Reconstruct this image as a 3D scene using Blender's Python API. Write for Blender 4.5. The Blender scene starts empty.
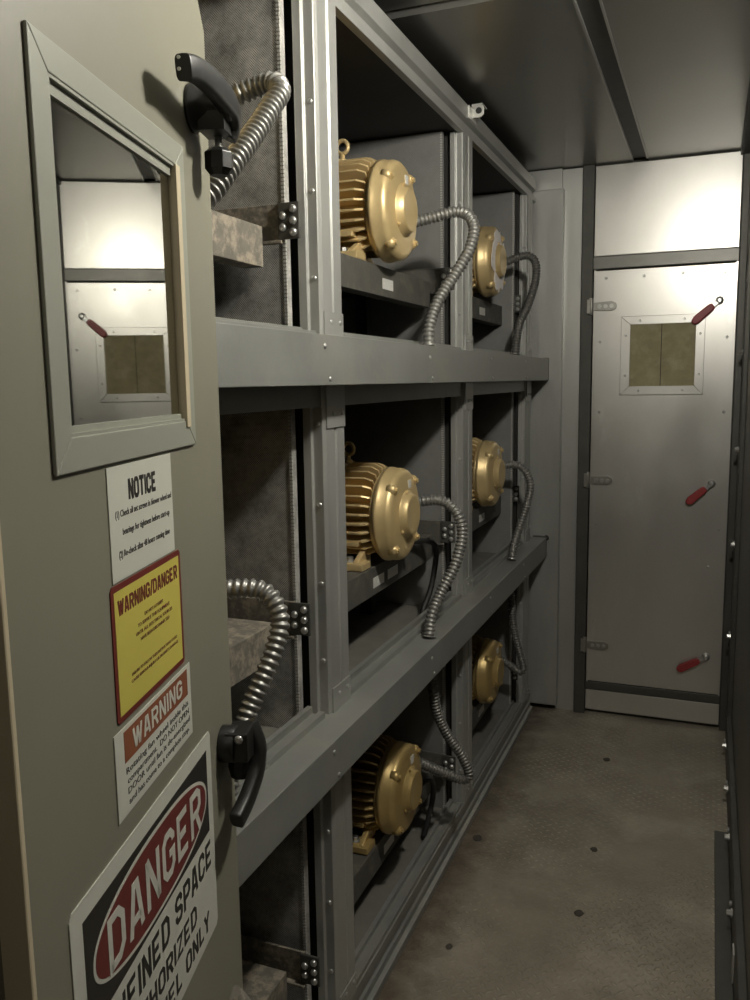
import bpy, bmesh, math, random
from mathutils import Vector, Matrix
random.seed(7)
C = bpy.context.scene.collection
PI = math.pi
scn = bpy.context.scene

# ------------------------------------------------------------------ camera
F = 842.5; YAW = -0.380154; PITCH = -0.139346; ROLL = 0.01551; EYE = 1.55
cy, sy, cp, sp = math.cos(YAW), math.sin(YAW), math.cos(PITCH), math.sin(PITCH)
fw = Vector((sy*cp, cy*cp, sp)); rt = Vector((cy, -sy, 0)); dn = -rt.cross(fw)
r2 = math.cos(ROLL)*rt + math.sin(ROLL)*dn
d2 = -math.sin(ROLL)*rt + math.cos(ROLL)*dn
cam = bpy.data.cameras.new('camera'); camo = bpy.data.objects.new('camera', cam); C.objects.link(camo)
m = Matrix((r2, -d2, -fw)).transposed().to_4x4(); m.translation = (0, 0, EYE)
camo.matrix_world = m
cam.sensor_fit = 'VERTICAL'; cam.sensor_height = 24; cam.lens = F/1000*24; cam.clip_start = .02
scn.camera = camo
scn.view_settings.view_transform = 'Standard'; scn.view_settings.look = 'None'
scn.view_settings.gamma = 1; scn.view_settings.use_curve_mapping = False
scn.view_settings.exposure = 0.12

# ------------------------------------------------------------------ light
w = bpy.data.worlds.new('world'); scn.world = w; w.use_nodes = True
w.node_tree.nodes['Background'].inputs[0].default_value = (1, .93, .8, 1)
w.node_tree.nodes['Background'].inputs[1].default_value = .012
def lamp(name, kind, loc, energy, color, size=.05, rot=(0, 0, 0), size_y=None):
    l = bpy.data.lights.new(name, kind); l.energy = energy; l.color = color
    if kind == 'AREA':
        l.size = size
        if size_y: l.shape = 'RECTANGLE'; l.size_y = size_y
    else: l.shadow_soft_size = size
    o = bpy.data.objects.new(name, l); C.objects.link(o); o.location = loc; o.rotation_euler = rot
    return o
LAMP = (0.045, 1.36, 2.36)
lamp('lamp_light', 'POINT', LAMP, 122, (1, .965, .87), .04)
lamp('outside_fill', 'AREA', (.25, -.9, 2.75), 3.6, (1, .91, .76), .9, (math.radians(18), 0, 0))  # unseen soft fill added outside the doorway, behind the camera

# ------------------------------------------------------------------ materials
def mat(name, col, rough=.5, metal=0., var=.0, vscale=6, bump=0., bscale=60, rvar=0., stretch=(1, 1, 1), col2=None, c2thr=(.5, .7), c2scale=4, spec=.5):
    mt = bpy.data.materials.new(name); mt.use_nodes = True
    nt = mt.node_tree; N = nt.nodes; L = nt.links; b = N['Principled BSDF']
    b.inputs['Roughness'].default_value = rough; b.inputs['Metallic'].default_value = metal
    b.inputs['Specular IOR Level'].default_value = spec
    b.inputs['Base Color'].default_value = (*col, 1)
    tc = N.new('ShaderNodeTexCoord'); mp = N.new('ShaderNodeMapping'); mp.inputs['Scale'].default_value = stretch
    g = N.new('ShaderNodeNewGeometry')
    L.new(g.outputs['Position'], mp.inputs['Vector'])
    last = None
    if var or rvar:
        n = N.new('ShaderNodeTexNoise'); n.inputs['Scale'].default_value = vscale; n.inputs['Detail'].default_value = 6
        n.inputs['Roughness'].default_value = .65
        L.new(mp.outputs[0], n.inputs['Vector'])
        if var:
            r = N.new('ShaderNodeMapRange'); r.inputs[1].default_value = .25; r.inputs[2].default_value = .75
            r.inputs[3].default_value = 1-var; r.inputs[4].default_value = 1+var
            L.new(n.outputs[0], r.inputs[0])
            mx = N.new('ShaderNodeVectorMath'); mx.operation = 'SCALE'; mx.inputs[0].default_value = col
            L.new(r.outputs[0], mx.inputs['Scale']); last = mx.outputs[0]
        if rvar:
            r = N.new('ShaderNodeMapRange'); r.inputs[1].default_value = .3; r.inputs[2].default_value = .7
            r.inputs[3].default_value = rough-rvar; r.inputs[4].default_value = rough+rvar
            L.new(n.outputs[0], r.inputs[0]); L.new(r.outputs[0], b.inputs['Roughness'])
    if col2:
        n = N.new('ShaderNodeTexNoise'); n.inputs['Scale'].default_value = c2scale; n.inputs['Detail'].default_value = 8
        n.inputs['Roughness'].default_value = .7
        L.new(mp.outputs[0], n.inputs['Vector'])
        r = N.new('ShaderNodeMapRange'); r.inputs[1].default_value = c2thr[0]; r.inputs[2].default_value = c2thr[1]
        L.new(n.outputs[0], r.inputs[0])
        mx = N.new('ShaderNodeMix'); mx.data_type = 'RGBA'
        if last: L.new(last, mx.inputs[6])
        else: mx.inputs[6].default_value = (*col, 1)
        mx.inputs[7].default_value = (*col2, 1); L.new(r.outputs[0], mx.inputs[0]); last = mx.outputs[2]
    if last: L.new(last, b.inputs['Base Color'])
    if bump:
        n = N.new('ShaderNodeTexNoise'); n.inputs['Scale'].default_value = bscale; n.inputs['Detail'].default_value = 5
        L.new(mp.outputs[0], n.inputs['Vector'])
        bp = N.new('ShaderNodeBump'); bp.inputs['Strength'].default_value = bump; bp.inputs['Distance'].default_value = .004
        L.new(n.outputs[0], bp.inputs['Height']); L.new(bp.outputs[0], b.inputs['Normal'])
    return mt
GALV = mat('galvanized_steel', (.42, .42, .395), .42, .55, .10, 14, .06, 90, .06, (1, 1, .25))
GALVD = mat('galvanized_beam', (.30, .305, .285), .46, .5, .12, 9, .05, 80, .05, col2=(.36, .34, .29), c2thr=(.5, .75), c2scale=5)
SHEET = mat('sheet_steel', (.60, .585, .55), .34, .75, .08, 3, .03, 40, .06, (1, 1, .5), col2=(.74, .73, .70), c2thr=(.58, .72), c2scale=3.4)
SHEETD = mat('dull_sheet_steel', (.50, .50, .475), .38, .7, .08, 4, .03, 40, .06, (1, 1, .3))
CEIL = mat('ceiling_steel', (.34, .335, .31), .30, .85, .08, 1.6, 0, 30, 0)
DARK = mat('dark_steel', (.085, .083, .072), .5, .4, .2, 8, .05, 60)
INNER = mat('bay_shade_steel', (.030, .029, .026), .6, .4, .2, 5)  # near-black: the shade of the unlit bays is put into the colour
HEADER = mat('grey_header_steel', (.20, .195, .175), .42, .4, .15, 7, .03, 60)
HINGE = mat('worn_hinge_steel', (.32, .31, .28), .38, .7, .2, 60)
RUST = mat('dusty_base_steel', (.15, .135, .11), .75, .15, .25, 30, .35, 55, 0, col2=(.30, .26, .20), c2thr=(.46, .60), c2scale=38)
DBASE = mat('dusty_dark_steel', (.095, .09, .078), .68, .2, .25, 18, .2, 60, 0, col2=(.17, .155, .12), c2thr=(.52, .72), c2scale=20)
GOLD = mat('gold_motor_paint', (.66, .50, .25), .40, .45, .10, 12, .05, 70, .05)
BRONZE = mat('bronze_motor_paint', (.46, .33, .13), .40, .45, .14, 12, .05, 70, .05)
ZINC = mat('zinc_bolt', (.55, .55, .53), .34, .8)
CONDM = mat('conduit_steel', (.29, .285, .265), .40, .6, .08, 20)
BLACK = mat('black_nylon', (.012, .012, .011), .42, 0, 0)
RUBBER = mat('black_rubber', (.015, .015, .014), .6, 0)
PAINT = mat('beige_door_paint', (.195, .187, .142), .46, 0, .05, 3, .02, 30)
FRAMEP = mat('grey_frame_paint', (.27, .275, .23), .42, .1, .04, 5)
CREAM = mat('cream_gasket', (.48, .41, .28), .55, 0, .05, 8)
WHITE = mat('white_sign_face', (.50, .50, .435), .5, 0, .03, 8)
YEL = mat('yellow_sign_face', (.50, .435, .085), .5, 0, .03, 8)
MAROON = mat('maroon_ink', (.13, .02, .014), .5)
REDINK = mat('red_ink', (.13, .022, .018), .5)
ORANGE = mat('orange_ink', (.215, .072, .034), .5)
BLKINK = mat('black_ink', (.02, .018, .015), .5)
TAPE = mat('white_paper', (.92, .87, .83), .7, 0, .05, 40)
LABEL = mat('label_paper', (.62, .61, .57), .5, 0, .35, 260)
REDGRIP = mat('red_grip', (.30, .035, .035), .45, 0, .15, 40)
KHAKI = mat('khaki_board', (.34, .30, .17), .8, 0, .18, 22, .2, 60, col2=(.44, .40, .26), c2thr=(.5, .7), c2scale=14)
DIRT = mat('debris', (.06, .05, .04), .9)

GLASS = bpy.data.materials.new('mirrored_glass'); GLASS.use_nodes = True
b = GLASS.node_tree.nodes['Principled BSDF']; b.inputs['Metallic'].default_value = 1
b.inputs['Base Color'].default_value = (.60, .60, .56, 1); b.inputs['Roughness'].default_value = .02

def perf_mat(name, col, hole, edge=False, blotch=True):
    mt = bpy.data.materials.new(name); mt.use_nodes = True; nt = mt.node_tree; N = nt.nodes; L = nt.links
    b = N['Principled BSDF']; b.inputs['Roughness'].default_value = .5; b.inputs['Metallic'].default_value = .35
    g = N.new('ShaderNodeNewGeometry'); sx = N.new('ShaderNodeSeparateXYZ'); L.new(g.outputs['Position'], sx.inputs[0])
    def mth(op, a, bb=None):
        n = N.new('ShaderNodeMath'); n.operation = op
        for i, v in enumerate((a, bb)):
            if v is None: continue
            if isinstance(v, (int, float)): n.inputs[i].default_value = v
            else: L.new(v, n.inputs[i])
        return n.outputs[0]
    P = .0050
    ax = sx.outputs[1] if edge else sx.outputs[0]
    zz = mth('MULTIPLY', sx.outputs[2], 2*PI/P); xx = mth('MULTIPLY', ax, 2*PI/P)
    s = mth('ADD', mth('COSINE', mth('ADD', xx, zz)), mth('COSINE', mth('SUBTRACT', xx, zz)))
    r = N.new('ShaderNodeMapRange'); r.inputs[1].default_value = .5; r.inputs[2].default_value = 1.0
    L.new(s, r.inputs[0])
    n = N.new('ShaderNodeTexNoise'); n.inputs['Scale'].default_value = 13; n.inputs['Detail'].default_value = 9; n.inputs['Roughness'].default_value = .75
    L.new(g.outputs['Position'], n.inputs['Vector'])
    r2 = N.new('ShaderNodeMapRange'); r2.inputs[1].default_value = .35; r2.inputs[2].default_value = .7
    r2.inputs[3].default_value = .6 if blotch else .88; r2.inputs[4].default_value = 1.9 if blotch else 1.12
    L.new(n.outputs[0], r2.inputs[0])
    v = N.new('ShaderNodeVectorMath'); v.operation = 'SCALE'; v.inputs[0].default_value = col; L.new(r2.outputs[0], v.inputs['Scale'])
    mx = N.new('ShaderNodeMix'); mx.data_type = 'RGBA'; L.new(r.outputs[0], mx.inputs[0]); L.new(v.outputs[0], mx.inputs[6])
    mx.inputs[7].default_value = (*hole, 1); L.new(mx.outputs[2], b.inputs['Base Color'])
    return mt
PERF = perf_mat('perforated_steel', (.40, .39, .36), (.06, .058, .052))
PERFB = perf_mat('smooth_perforated_steel', (.30, .295, .28), (.12, .118, .11), blotch=False)
HEM = mat('perforated_panel_hem', (.62, .61, .57), .4, .5)

def floor_mat():
    mt = mat('tread_plate', (.36, .318, .25), .50, .2, .28, 5, 0, 60, .08, col2=(.54, .485, .39), c2thr=(.48, .72), c2scale=3.2)
    nt = mt.node_tree; N = nt.nodes; L = nt.links; b = N['Principled BSDF']
    g = N.new('ShaderNodeNewGeometry'); mp = N.new('ShaderNodeMapping'); L.new(g.outputs['Position'], mp.inputs['Vector'])
    mp.inputs['Rotation'].default_value = (0, 0, math.radians(45)); 
    sx = N.new('ShaderNodeSeparateXYZ'); L.new(mp.outputs[0], sx.inputs[0])
    def mth(op, a, bb=None):
        n = N.new('ShaderNodeMath'); n.operation = op
        for i, v in enumerate((a, bb)):
            if v is None: continue
            if isinstance(v, (int, float)): n.inputs[i].default_value = v
            else: L.new(v, n.inputs[i])
        return n.outputs[0]
    # raised lozenges alternating direction on a 28 mm checkerboard
    S = 1/.028
    u = mth('MULTIPLY', sx.outputs[0], S); v = mth('MULTIPLY', sx.outputs[1], S)
    fu = mth('SUBTRACT', mth('FRACT', u), .5); fv = mth('SUBTRACT', mth('FRACT', v), .5)
    par = mth('MODULO', mth('ADD', mth('FLOOR', mth('ADD', u, 1000)), mth('FLOOR', mth('ADD', v, 1000))), 2)
    def loz(a, c): return mth('ADD', mth('MULTIPLY', mth('ABSOLUTE', a), 2.2), mth('MULTIPLY', mth('ABSOLUTE', c), 6.5))
    A = loz(fu, fv); B = loz(fv, fu)
    mx = N.new('ShaderNodeMix'); L.new(par, mx.inputs[0]); L.new(A, mx.inputs[2]); L.new(B, mx.inputs[3])
    h = N.new('ShaderNodeMapRange'); h.inputs[1].default_value = .7; h.inputs[2].default_value = 1.1; h.inputs[3].default_value = 1; h.inputs[4].default_value = 0
    L.new(mx.outputs[0], h.inputs[0])
    n = N.new('ShaderNodeTexNoise'); n.inputs['Scale'].default_value = 3; n.inputs['Detail'].default_value = 4
    L.new(g.outputs['Position'], n.inputs['Vector'])
    rr = N.new('ShaderNodeMapRange'); rr.inputs[1].default_value = .4; rr.inputs[2].default_value = .65; L.new(n.outputs[0], rr.inputs[0])
    n2 = N.new('ShaderNodeTexNoise'); n2.inputs['Scale'].default_value = 90; L.new(g.outputs['Position'], n2.inputs['Vector'])
    hh = mth('ADD', mth('MULTIPLY', h.outputs[0], rr.outputs[0]), mth('MULTIPLY', n2.outputs[0], .5))
    bp = N.new('ShaderNodeBump'); bp.inputs['Strength'].default_value = 1; bp.inputs['Distance'].default_value = .006
    # worn lozenge tops and a rusty dirt line along the rack foot
    old = b.inputs['Base Color'].links[0].from_socket
    m1 = N.new('ShaderNodeMix'); m1.data_type = 'RGBA'; m1.blend_type = 'MULTIPLY'
    wr = mth('MULTIPLY', h.outputs[0], rr.outputs[0]); 
    k1 = N.new('ShaderNodeMapRange'); k1.inputs[3].default_value = .80; k1.inputs[4].default_value = 1.35; L.new(wr, k1.inputs[0])
    vs = N.new('ShaderNodeVectorMath'); vs.operation = 'SCALE'; L.new(old, vs.inputs[0]); L.new(k1.outputs[0], vs.inputs['Scale'])
    sp_ = N.new('ShaderNodeSeparateXYZ'); L.new(g.outputs['Position'], sp_.inputs[0])
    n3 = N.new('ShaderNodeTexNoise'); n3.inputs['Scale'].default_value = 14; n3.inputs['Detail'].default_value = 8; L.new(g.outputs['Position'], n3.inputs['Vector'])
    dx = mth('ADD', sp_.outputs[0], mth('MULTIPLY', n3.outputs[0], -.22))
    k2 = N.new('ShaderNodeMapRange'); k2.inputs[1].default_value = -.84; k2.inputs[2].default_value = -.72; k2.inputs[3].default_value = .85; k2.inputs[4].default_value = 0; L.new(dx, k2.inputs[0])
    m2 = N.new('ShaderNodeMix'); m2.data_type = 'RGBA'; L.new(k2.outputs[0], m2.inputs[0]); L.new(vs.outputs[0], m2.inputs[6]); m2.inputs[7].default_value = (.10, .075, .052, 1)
    N.remove(m1); L.new(m2.outputs[2], b.inputs['Base Color'])
    L.new(hh, bp.inputs['Height']); L.new(bp.outputs[0], b.inputs['Normal'])
    return mt
FLOOR = floor_mat()

# ------------------------------------------------------------------ mesh helpers
def box(bm, x0, x1, y0, y1, z0, z1, M=None):
    vs = [bm.verts.new((x, y, z)) for x in (x0, x1) for y in (y0, y1) for z in (z0, z1)]
    for f in ((0, 1, 3, 2), (4, 6, 7, 5), (0, 4, 5, 1), (2, 3, 7, 6), (0, 2, 6, 4), (1, 5, 7, 3)):
        bm.faces.new([vs[i] for i in f])
    if M:
        for v in vs: v.co = M @ v.co
    return vs
def frame_for(d):
    d = Vector(d).normalized(); a = Vector((0, 0, 1)) if abs(d.z) < .9 else Vector((1, 0, 0))
    u = d.cross(a).normalized(); return u, d.cross(u).normalized()
def tube(bm, pts, rad, n=12, caps=True):
    pts = [Vector(p) for p in pts]; rings = []; up = None
    for i, p in enumerate(pts):
        d = (pts[min(i+1, len(pts)-1)] - pts[max(i-1, 0)]).normalized()
        if up is None: u, v = frame_for(d)
        else:
            u = (up - d*up.dot(d)).normalized(); v = d.cross(u)
        up = u; r = rad[i] if isinstance(rad, (list, tuple)) else rad
        rings.append([bm.verts.new(p + u*math.cos(2*PI*k/n)*r + v*math.sin(2*PI*k/n)*r) for k in range(n)])
    for a, c in zip(rings, rings[1:]):
        for k in range(n): 
            f = bm.faces.new((a[k], a[(k+1) % n], c[(k+1) % n], c[k])); f.smooth = True
    if caps: bm.faces.new(rings[0][::-1]); bm.faces.new(rings[-1])
def lathe(bm, prof, o, axis=(1, 0, 0), n=32, smooth=True, phase=0):
    """prof: list of (along, radius)"""
    d = Vector(axis).normalized(); u, v = frame_for(d); o = Vector(o); rings = []
    for a, r in prof:
        rings.append([bm.verts.new(o + d*a + (u*math.cos(2*PI*k/n+phase) + v*math.sin(2*PI*k/n+phase))*max(r, 1e-5)) for k in range(n)])
    for a, c in zip(rings, rings[1:]):
        for k in range(n):
            f = bm.faces.new((a[k], a[(k+1) % n], c[(k+1) % n], c[k])); f.smooth = smooth
    bm.faces.new(rings[0][::-1]); bm.faces.new(rings[-1])
def prism(bm, poly, z0, z1, f=None):
    """poly in 2D extruded; f maps (a,b,c)->xyz"""
    f = f or (lambda a, b, c: (a, b, c))
    lo = [bm.verts.new(f(a, b, z0)) for a, b in poly]; hi = [bm.verts.new(f(a, b, z1)) for a, b in poly]
    n = len(poly)
    for i in range(n): bm.faces.new((lo[i], lo[(i+1) % n], hi[(i+1) % n], hi[i]))
    bm.faces.new(lo[::-1]); bm.faces.new(hi)
def NB(): return bmesh.new()
def obj(name, bm, m, parent=None, bevel=0, inv=None, autos=False, segs=2):
    """bm is in world coordinates unless inv is False; stored in the parent's local space"""
    bmesh.ops.recalc_face_normals(bm, faces=bm.faces)
    root = parent
    if root is not None and inv is not False: bm.transform(WM(root).inverted())
    me = bpy.data.meshes.new(name); bm.to_mesh(me); bm.free(); me.materials.append(m)
    o = bpy.data.objects.new(name, me); C.objects.link(o)
    if parent: o.parent = parent
    if bevel:
        md = o.modifiers.new('bevel', 'BEVEL'); md.width = bevel; md.segments = segs; md.limit_method = 'ANGLE'; md.angle_limit = math.radians(40)
    return o
def LM(o): return Matrix.Translation(o.location) @ o.rotation_euler.to_matrix().to_4x4()
def WM(o):
    return (WM(o.parent) @ LM(o)) if o.parent else LM(o)
def origin_to(o, p):
    p = Vector(p); o.data.transform(Matrix.Translation(-p)); o.location = p; return o
def tag(o, label, cat, group=None):
    o['label'] = label; o['category'] = cat
    if group: o['group'] = group
    return o
def thing(name, label, cat, loc=(0, 0, 0), rz=0, group=None):
    o = bpy.data.objects.new(name, None); C.objects.link(o); o.location = loc; o.rotation_euler = (0, 0, rz)
    o.empty_display_size = .1
    return tag(o, label, cat, group)
def struct(name, bm, m, bevel=0, label=None):
    o = obj(name, bm, m, None, bevel); o['kind'] = 'structure'
    if label: o['label'] = label
    return o
def copy_tree(o, parent=None):
    c = o.copy(); C.objects.link(c); c.parent = parent
    for ch in list(o.children): copy_tree(ch, c)
    return c
def bx(x0, x1, y0, y1, z0, z1):
    bm = NB(); box(bm, x0, x1, y0, y1, z0, z1); return bm
def bolt_bm(p, d, r=.006, h=.005, hexa=True):
    bm = NB()
    lathe(bm, [(0, r*1.5), (.0012, r*1.5), (.0012, r*1.1)], p, d, 12, False)
    lathe(bm, [(.0012, r), (h, r), (h+.001, r*.8)], p, d, 6 if hexa else 10, not hexa)
    return bm
def screw_bm(p, d, r=.004):
    bm = NB(); lathe(bm, [(0, r*1.25), (.0008, r*1.25), (.002, r), (.0034, r*.6)], p, d, 8); return bm

# ------------------------------------------------------------------ the room
L_ = 3.87; XR = .125; ZC = 2.456; XB = -1.62; YF = .42
struct('floor', bx(XB, XR+.02, YF-.7, L_+.02, -.05, 0), FLOOR)
struct('wall_right', bx(XR, XR+.06, YF, L_+.06, 0, ZC+.03), mat('dull_dark_wall_steel', (.17, .165, .15), .42, .5, .1, 4, .03, 40))
struct('wall_back', bx(XB-.06, XR+.06, L_+.02, L_+.08, 0, ZC+.03), DARK)
struct('wall_left', bx(XB-.06, XB, YF, L_+.02, 0, ZC+.03), INNER)
# front wall around the access opening
bm = NB(); box(bm, XB-.06, -.512, YF, YF+.05, 0, ZC+.03); box(bm, -.512, XR+.06, YF, YF+.05, 2.13, ZC+.03)
struct('wall_front', bm, PAINT)
bm = NB(); box(bm, -.58, -.508, YF-.04, YF+.055, 0, 2.13); box(bm, -.508, XR, YF-.04, YF+.055, 2.09, 2.13)
struct('trim_1', bm, PAINT, .004)
# ceiling : panels with a batten and seams
bm = NB()
box(bm, XB-.06, XR+.06, YF, 2.115, ZC+.012, ZC+.05)
box(bm, XB-.06, -.347, 2.135, L_+.06, ZC, ZC+.05)
box(bm, -.286, XR+.06, 2.135, L_+.06, ZC, ZC+.05)
box(bm, -.347, -.286, 2.115, L_+.06, ZC+.016, ZC+.05)
box(bm, XB-.06, XR+.06, 2.115, 2.135, ZC+.02, ZC+.05)
struct('ceiling', bm, CEIL)
bm = NB(); box(bm, -.349, -.343, 2.135, 3.83, ZC-.004, ZC+.016); box(bm, -.290, -.284, 2.135, 3.83, ZC-.004, ZC+.016)
struct('trim_2', bm, SHEETD)
bm = NB(); box(bm, -.343, -.290, 2.135, 3.83, ZC+.004, ZC+.009); struct('trim_16', bm, DARK)
bm = NB(); box(bm, .07, XR, YF+.05, L_, ZC-.022, ZC-.001); struct('trim_3', bm, DARK, .002)
# end wall: dark posts and header, light panels
yE = L_
struct('trim_4', bx(-.552, -.502, yE-.022, yE+.02, 0, ZC), DARK, .003)
struct('trim_5', bx(.082, XR, yE-.022, yE+.02, 0, ZC), DARK, .003)
struct('trim_6', bx(-.502, .082, yE-.02, yE+.02, 2.018, 2.072), HEADER, .003)
struct('trim_7', bx(-.502, .082, yE-.016, yE+.02, .118, .158), DARK, .003)
bm = NB(); box(bm, -.500, .080, yE-.008, yE+.02, 2.074, ZC-.006)
struct('wall_end_upper_panel'.replace('_upper_panel', ''), bm, SHEET, .002)
bm = NB(); box(bm, -.500, .080, yE-.010, yE+.02, .02, .116); struct('baseboard_end', bm, SHEET, .003)
# left filler panels
struct('trim_8', bx(-.640, -.553, yE-.004, yE+.02, 0, ZC-.004), SHEETD, .002)
bm = NB(); box(bm, -.765, -.628, 3.822, yE+.02, .03, 2.365)
struct('trim_9', bm, GALV, .003)
bm = NB(); box(bm, -.80, -.64, 3.845, yE+.02, 2.36, ZC-.004); struct('trim_10', bm, SHEETD)
# right wall corner angle and base rail
bm = NB(); box(bm, .108, XR, 3.62, 3.846, 0, ZC-.02); struct('trim_11', bm, DARK, .002)
bm = NB(); box(bm, .105, XR, .48, 3.62, 0, .16); struct('baseboard_right', bm, DARK, .003)
bm = NB(); box(bm, .062, .105, .48, 2.93, 0, .012); struct('trim_12', bm, DARK, .002)

# ------------------------------------------------------------------ far access door
yD = 3.852
door = obj('door_1', bx(-.492, .074, yD, yD+.022, .162, 2.012), SHEET, None, .0025); door['kind'] = 'structure'
door['label'] = 'galvanized access door with a small square window at the far end'
bm = NB()
box(bm, -.496, -.490, yD-.004, yD+.02, .158, 2.016); box(bm, .072, .078, yD-.004, yD+.02, .158, 2.016)
obj('door_edge_trim', bm, SHEET, door)
wx0, wx1, wz0, wz1 = -.378, -.038, 1.476, 1.812
ix0, ix1, iz0, iz1 = -.338, -.075, 1.514, 1.776
def ring(bm, o, i, f, h0, h1, lip=.0):
    """mitred ring o=(x0,x1,z0,z1) outer, i inner; f maps (x,h,z)"""
    O = [(o[0], o[2]), (o[1], o[2]), (o[1], o[3]), (o[0], o[3])]; I = [(i[0], i[2]), (i[1], i[2]), (i[1], i[3]), (i[0], i[3])]
    for k in range(4):
        q = [O[k], O[(k+1) % 4], I[(k+1) % 4], I[k]]
        g = .0006
        prism(bm, q, h0, h1, lambda a, b_, c: f(a, c, b_))
bm = NB(); ring(bm, (wx0, wx1, wz0, wz1), (ix0, ix1, iz0, iz1), lambda x, h, z: (x, yD-h, z), 0, .007)
wf = obj('window_frame', bm, SHEET, door, .0015)
obj('window_pane', bx(ix0, ix1, yD-.003, yD-.0005, iz0, iz1), KHAKI, door)['label'] = 'khaki coloured small window pane'
obj('pane_seam', bx(-.212, -.209, yD-.0036, yD-.003, iz0, iz1), DIRT, door)
for x, z in ((-.30, 1.793), (-.12, 1.793), (-.30, 1.495), (-.12, 1.495), (-.357, 1.73), (-.357, 1.56), (-.056, 1.73), (-.056, 1.56)):
    obj('screw', screw_bm((x, yD-.007, z), (0, -1, 0)), ZINC, wf)
for x, z in ((-.446, 1.979), (-.289, 1.979), (-.133, 1.982), (.048, 1.712), (-.466, 1.708), (.01, .733), (-.464, 1.402), (.048, 1.402), (-.466, .9), (.048, .9), (.03, 1.975), (-.466, .45)):
    obj('screw', screw_bm((x, yD, z), (0, -1, 0), .005), ZINC, door)
for hz in (1.86, 1.099, .335):
    bm = NB()
    prism(bm, [(-.497, hz-.016), (-.42, hz-.020), (-.402, hz-.012), (-.398, hz), (-.402, hz+.012), (-.42, hz+.020), (-.497, hz+.016)], 0, .009, lambda a, b_, c: (a, yD-c, b_))
    hg = obj('hinge', bm, HINGE, door, .001); hg['label'] = 'worn steel strap hinge'
    bm = NB(); lathe(bm, [(-.036, .009), (.036, .009)], (-.505, yD-.008, hz), (0, 0, 1), 12)
    box(bm, -.522, -.508, yD-.0215, yD-.012, hz-.030, hz+.030)
    obj('knuckle', bm, HINGE, hg, .001)
    for dx in (-.47, -.445, -.42): obj('bolt', bolt_bm((dx, yD-.009, hz), (0, -1, 0), .006, .004), ZINC, hg)
for (px, pz), (tx, tz) in (((.013, 1.862), (-.088, 1.772)), ((.011, 1.098), (-.086, 1.010)), ((.016, .332), (-.100, .262))):
    bm = NB(); lathe(bm, [(0, .016), (.012, .016), (.014, .013), (.022, .012), (.026, .007)], (px, yD, pz), (0, -1, 0), 16)
    d = Vector((tx-px, 0, tz-pz)).normalized(); s = Vector((px, yD-.018, pz))
    u = Vector((-d.z, 0, d.x))
    q = [(0, -.008), (.045, -.009), (.045, .009), (0, .008)]
    prism(bm, q, -.004, .004, lambda a, b_, c: tuple(s + d*a + u*b_ + Vector((0, c, 0))))
    h = obj('latch_handle', bm, ZINC, door, .001); h['label'] = 'red-gripped latch lever'
    Lh = (Vector((tx, 0, tz))-Vector((px, 0, pz))).length
    q = [(.03, -.012), (.045, -.016), (Lh-.02, -.018), (Lh, -.010), (Lh, .006), (Lh-.012, .016), (.045, .014), (.03, .010)]
    bm = NB(); prism(bm, q, -.010, .010, lambda a, b_, c: tuple(s + d*a + u*b_ + Vector((0, c, 0))))
    obj('grip', bm, REDGRIP, h, .005)

# latch bolts on the right wall corner post and rail
def wall_bolt(p, label):
    r = thing('wall_bolt', label, 'bolt', p, 0, 'bolts along the right wall')
    bm = NB(); lathe(bm, [(0, .013), (.004, .013), (.004, .009), (.014, .009), (.016, .006)], p, (-1, 0, 0), 6, False)
    obj('bolt_head', bm, ZINC, r)
    bm = NB(); q = Vector(p)+Vector((0, .045, 0)); lathe(bm, [(0, .009), (.006, .009), (.008, .006)], q, (-1, 0, 0), 12)
    obj('rivet', bm, ZINC, r)
    return r
for i, z in enumerate((1.645, 1.257, .865, .477)):
    wall_bolt((.108, 3.70, z), ['shiny bolt pair on right corner post level with far door window, topmost',
        'shiny bolt pair on right corner post, just above the middle red latch',
        'shiny bolt pair on right corner post, just below the middle red latch',
        'shiny bolt pair on right corner post, lowest, beside the lowest red latch'][i])
for i, (y, z) in enumerate(((3.55, .06), (3.13, .075), (2.78, .075), (2.36, .075))):
    wall_bolt((.105, y, z), ['shiny bolt pair on right base rail, farthest from the camera by the door sill',
        'shiny bolt pair on right base rail, second from the far door',
        'shiny bolt pair on right base rail, third from the far door',
        'shiny bolt pair on right base rail, nearest to the camera'][i])
o = obj('metal_clip', bx(.101, .105, 2.14, 2.19, .02, .10), HEM, None, .001)
tag(o, 'small bright upright metal clip on the right base rail near the camera', 'clip')

# ceiling lamp that lights the corridor (just above the photograph's frame)
lt = thing('corridor_lamp', 'small round lamp with a bare bulb fixed under the corridor ceiling', 'lamp', (LAMP[0], LAMP[1], ZC+.012))
bm = NB(); lathe(bm, [(0, .055), (.022, .055), (.034, .045), (.050, .022), (.062, .018)], (LAMP[0], LAMP[1], ZC+.012), (0, 0, -1), 24)
obj('lamp_base', bm, GALV, lt)
BULB = bpy.data.materials.new('lit_bulb'); BULB.use_nodes = True
bb = BULB.node_tree.nodes['Principled BSDF']; bb.inputs['Emission Color'].default_value = (1, .95, .84, 1); bb.inputs['Emission Strength'].default_value = 25
bm = NB(); bmesh.ops.create_uvsphere(bm, u_segments=24, v_segments=14, radius=.030)
for f in bm.faces: f.smooth = True
bm.transform(Matrix.Translation(LAMP)); obj('bulb', bm, BULB, lt)

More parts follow.
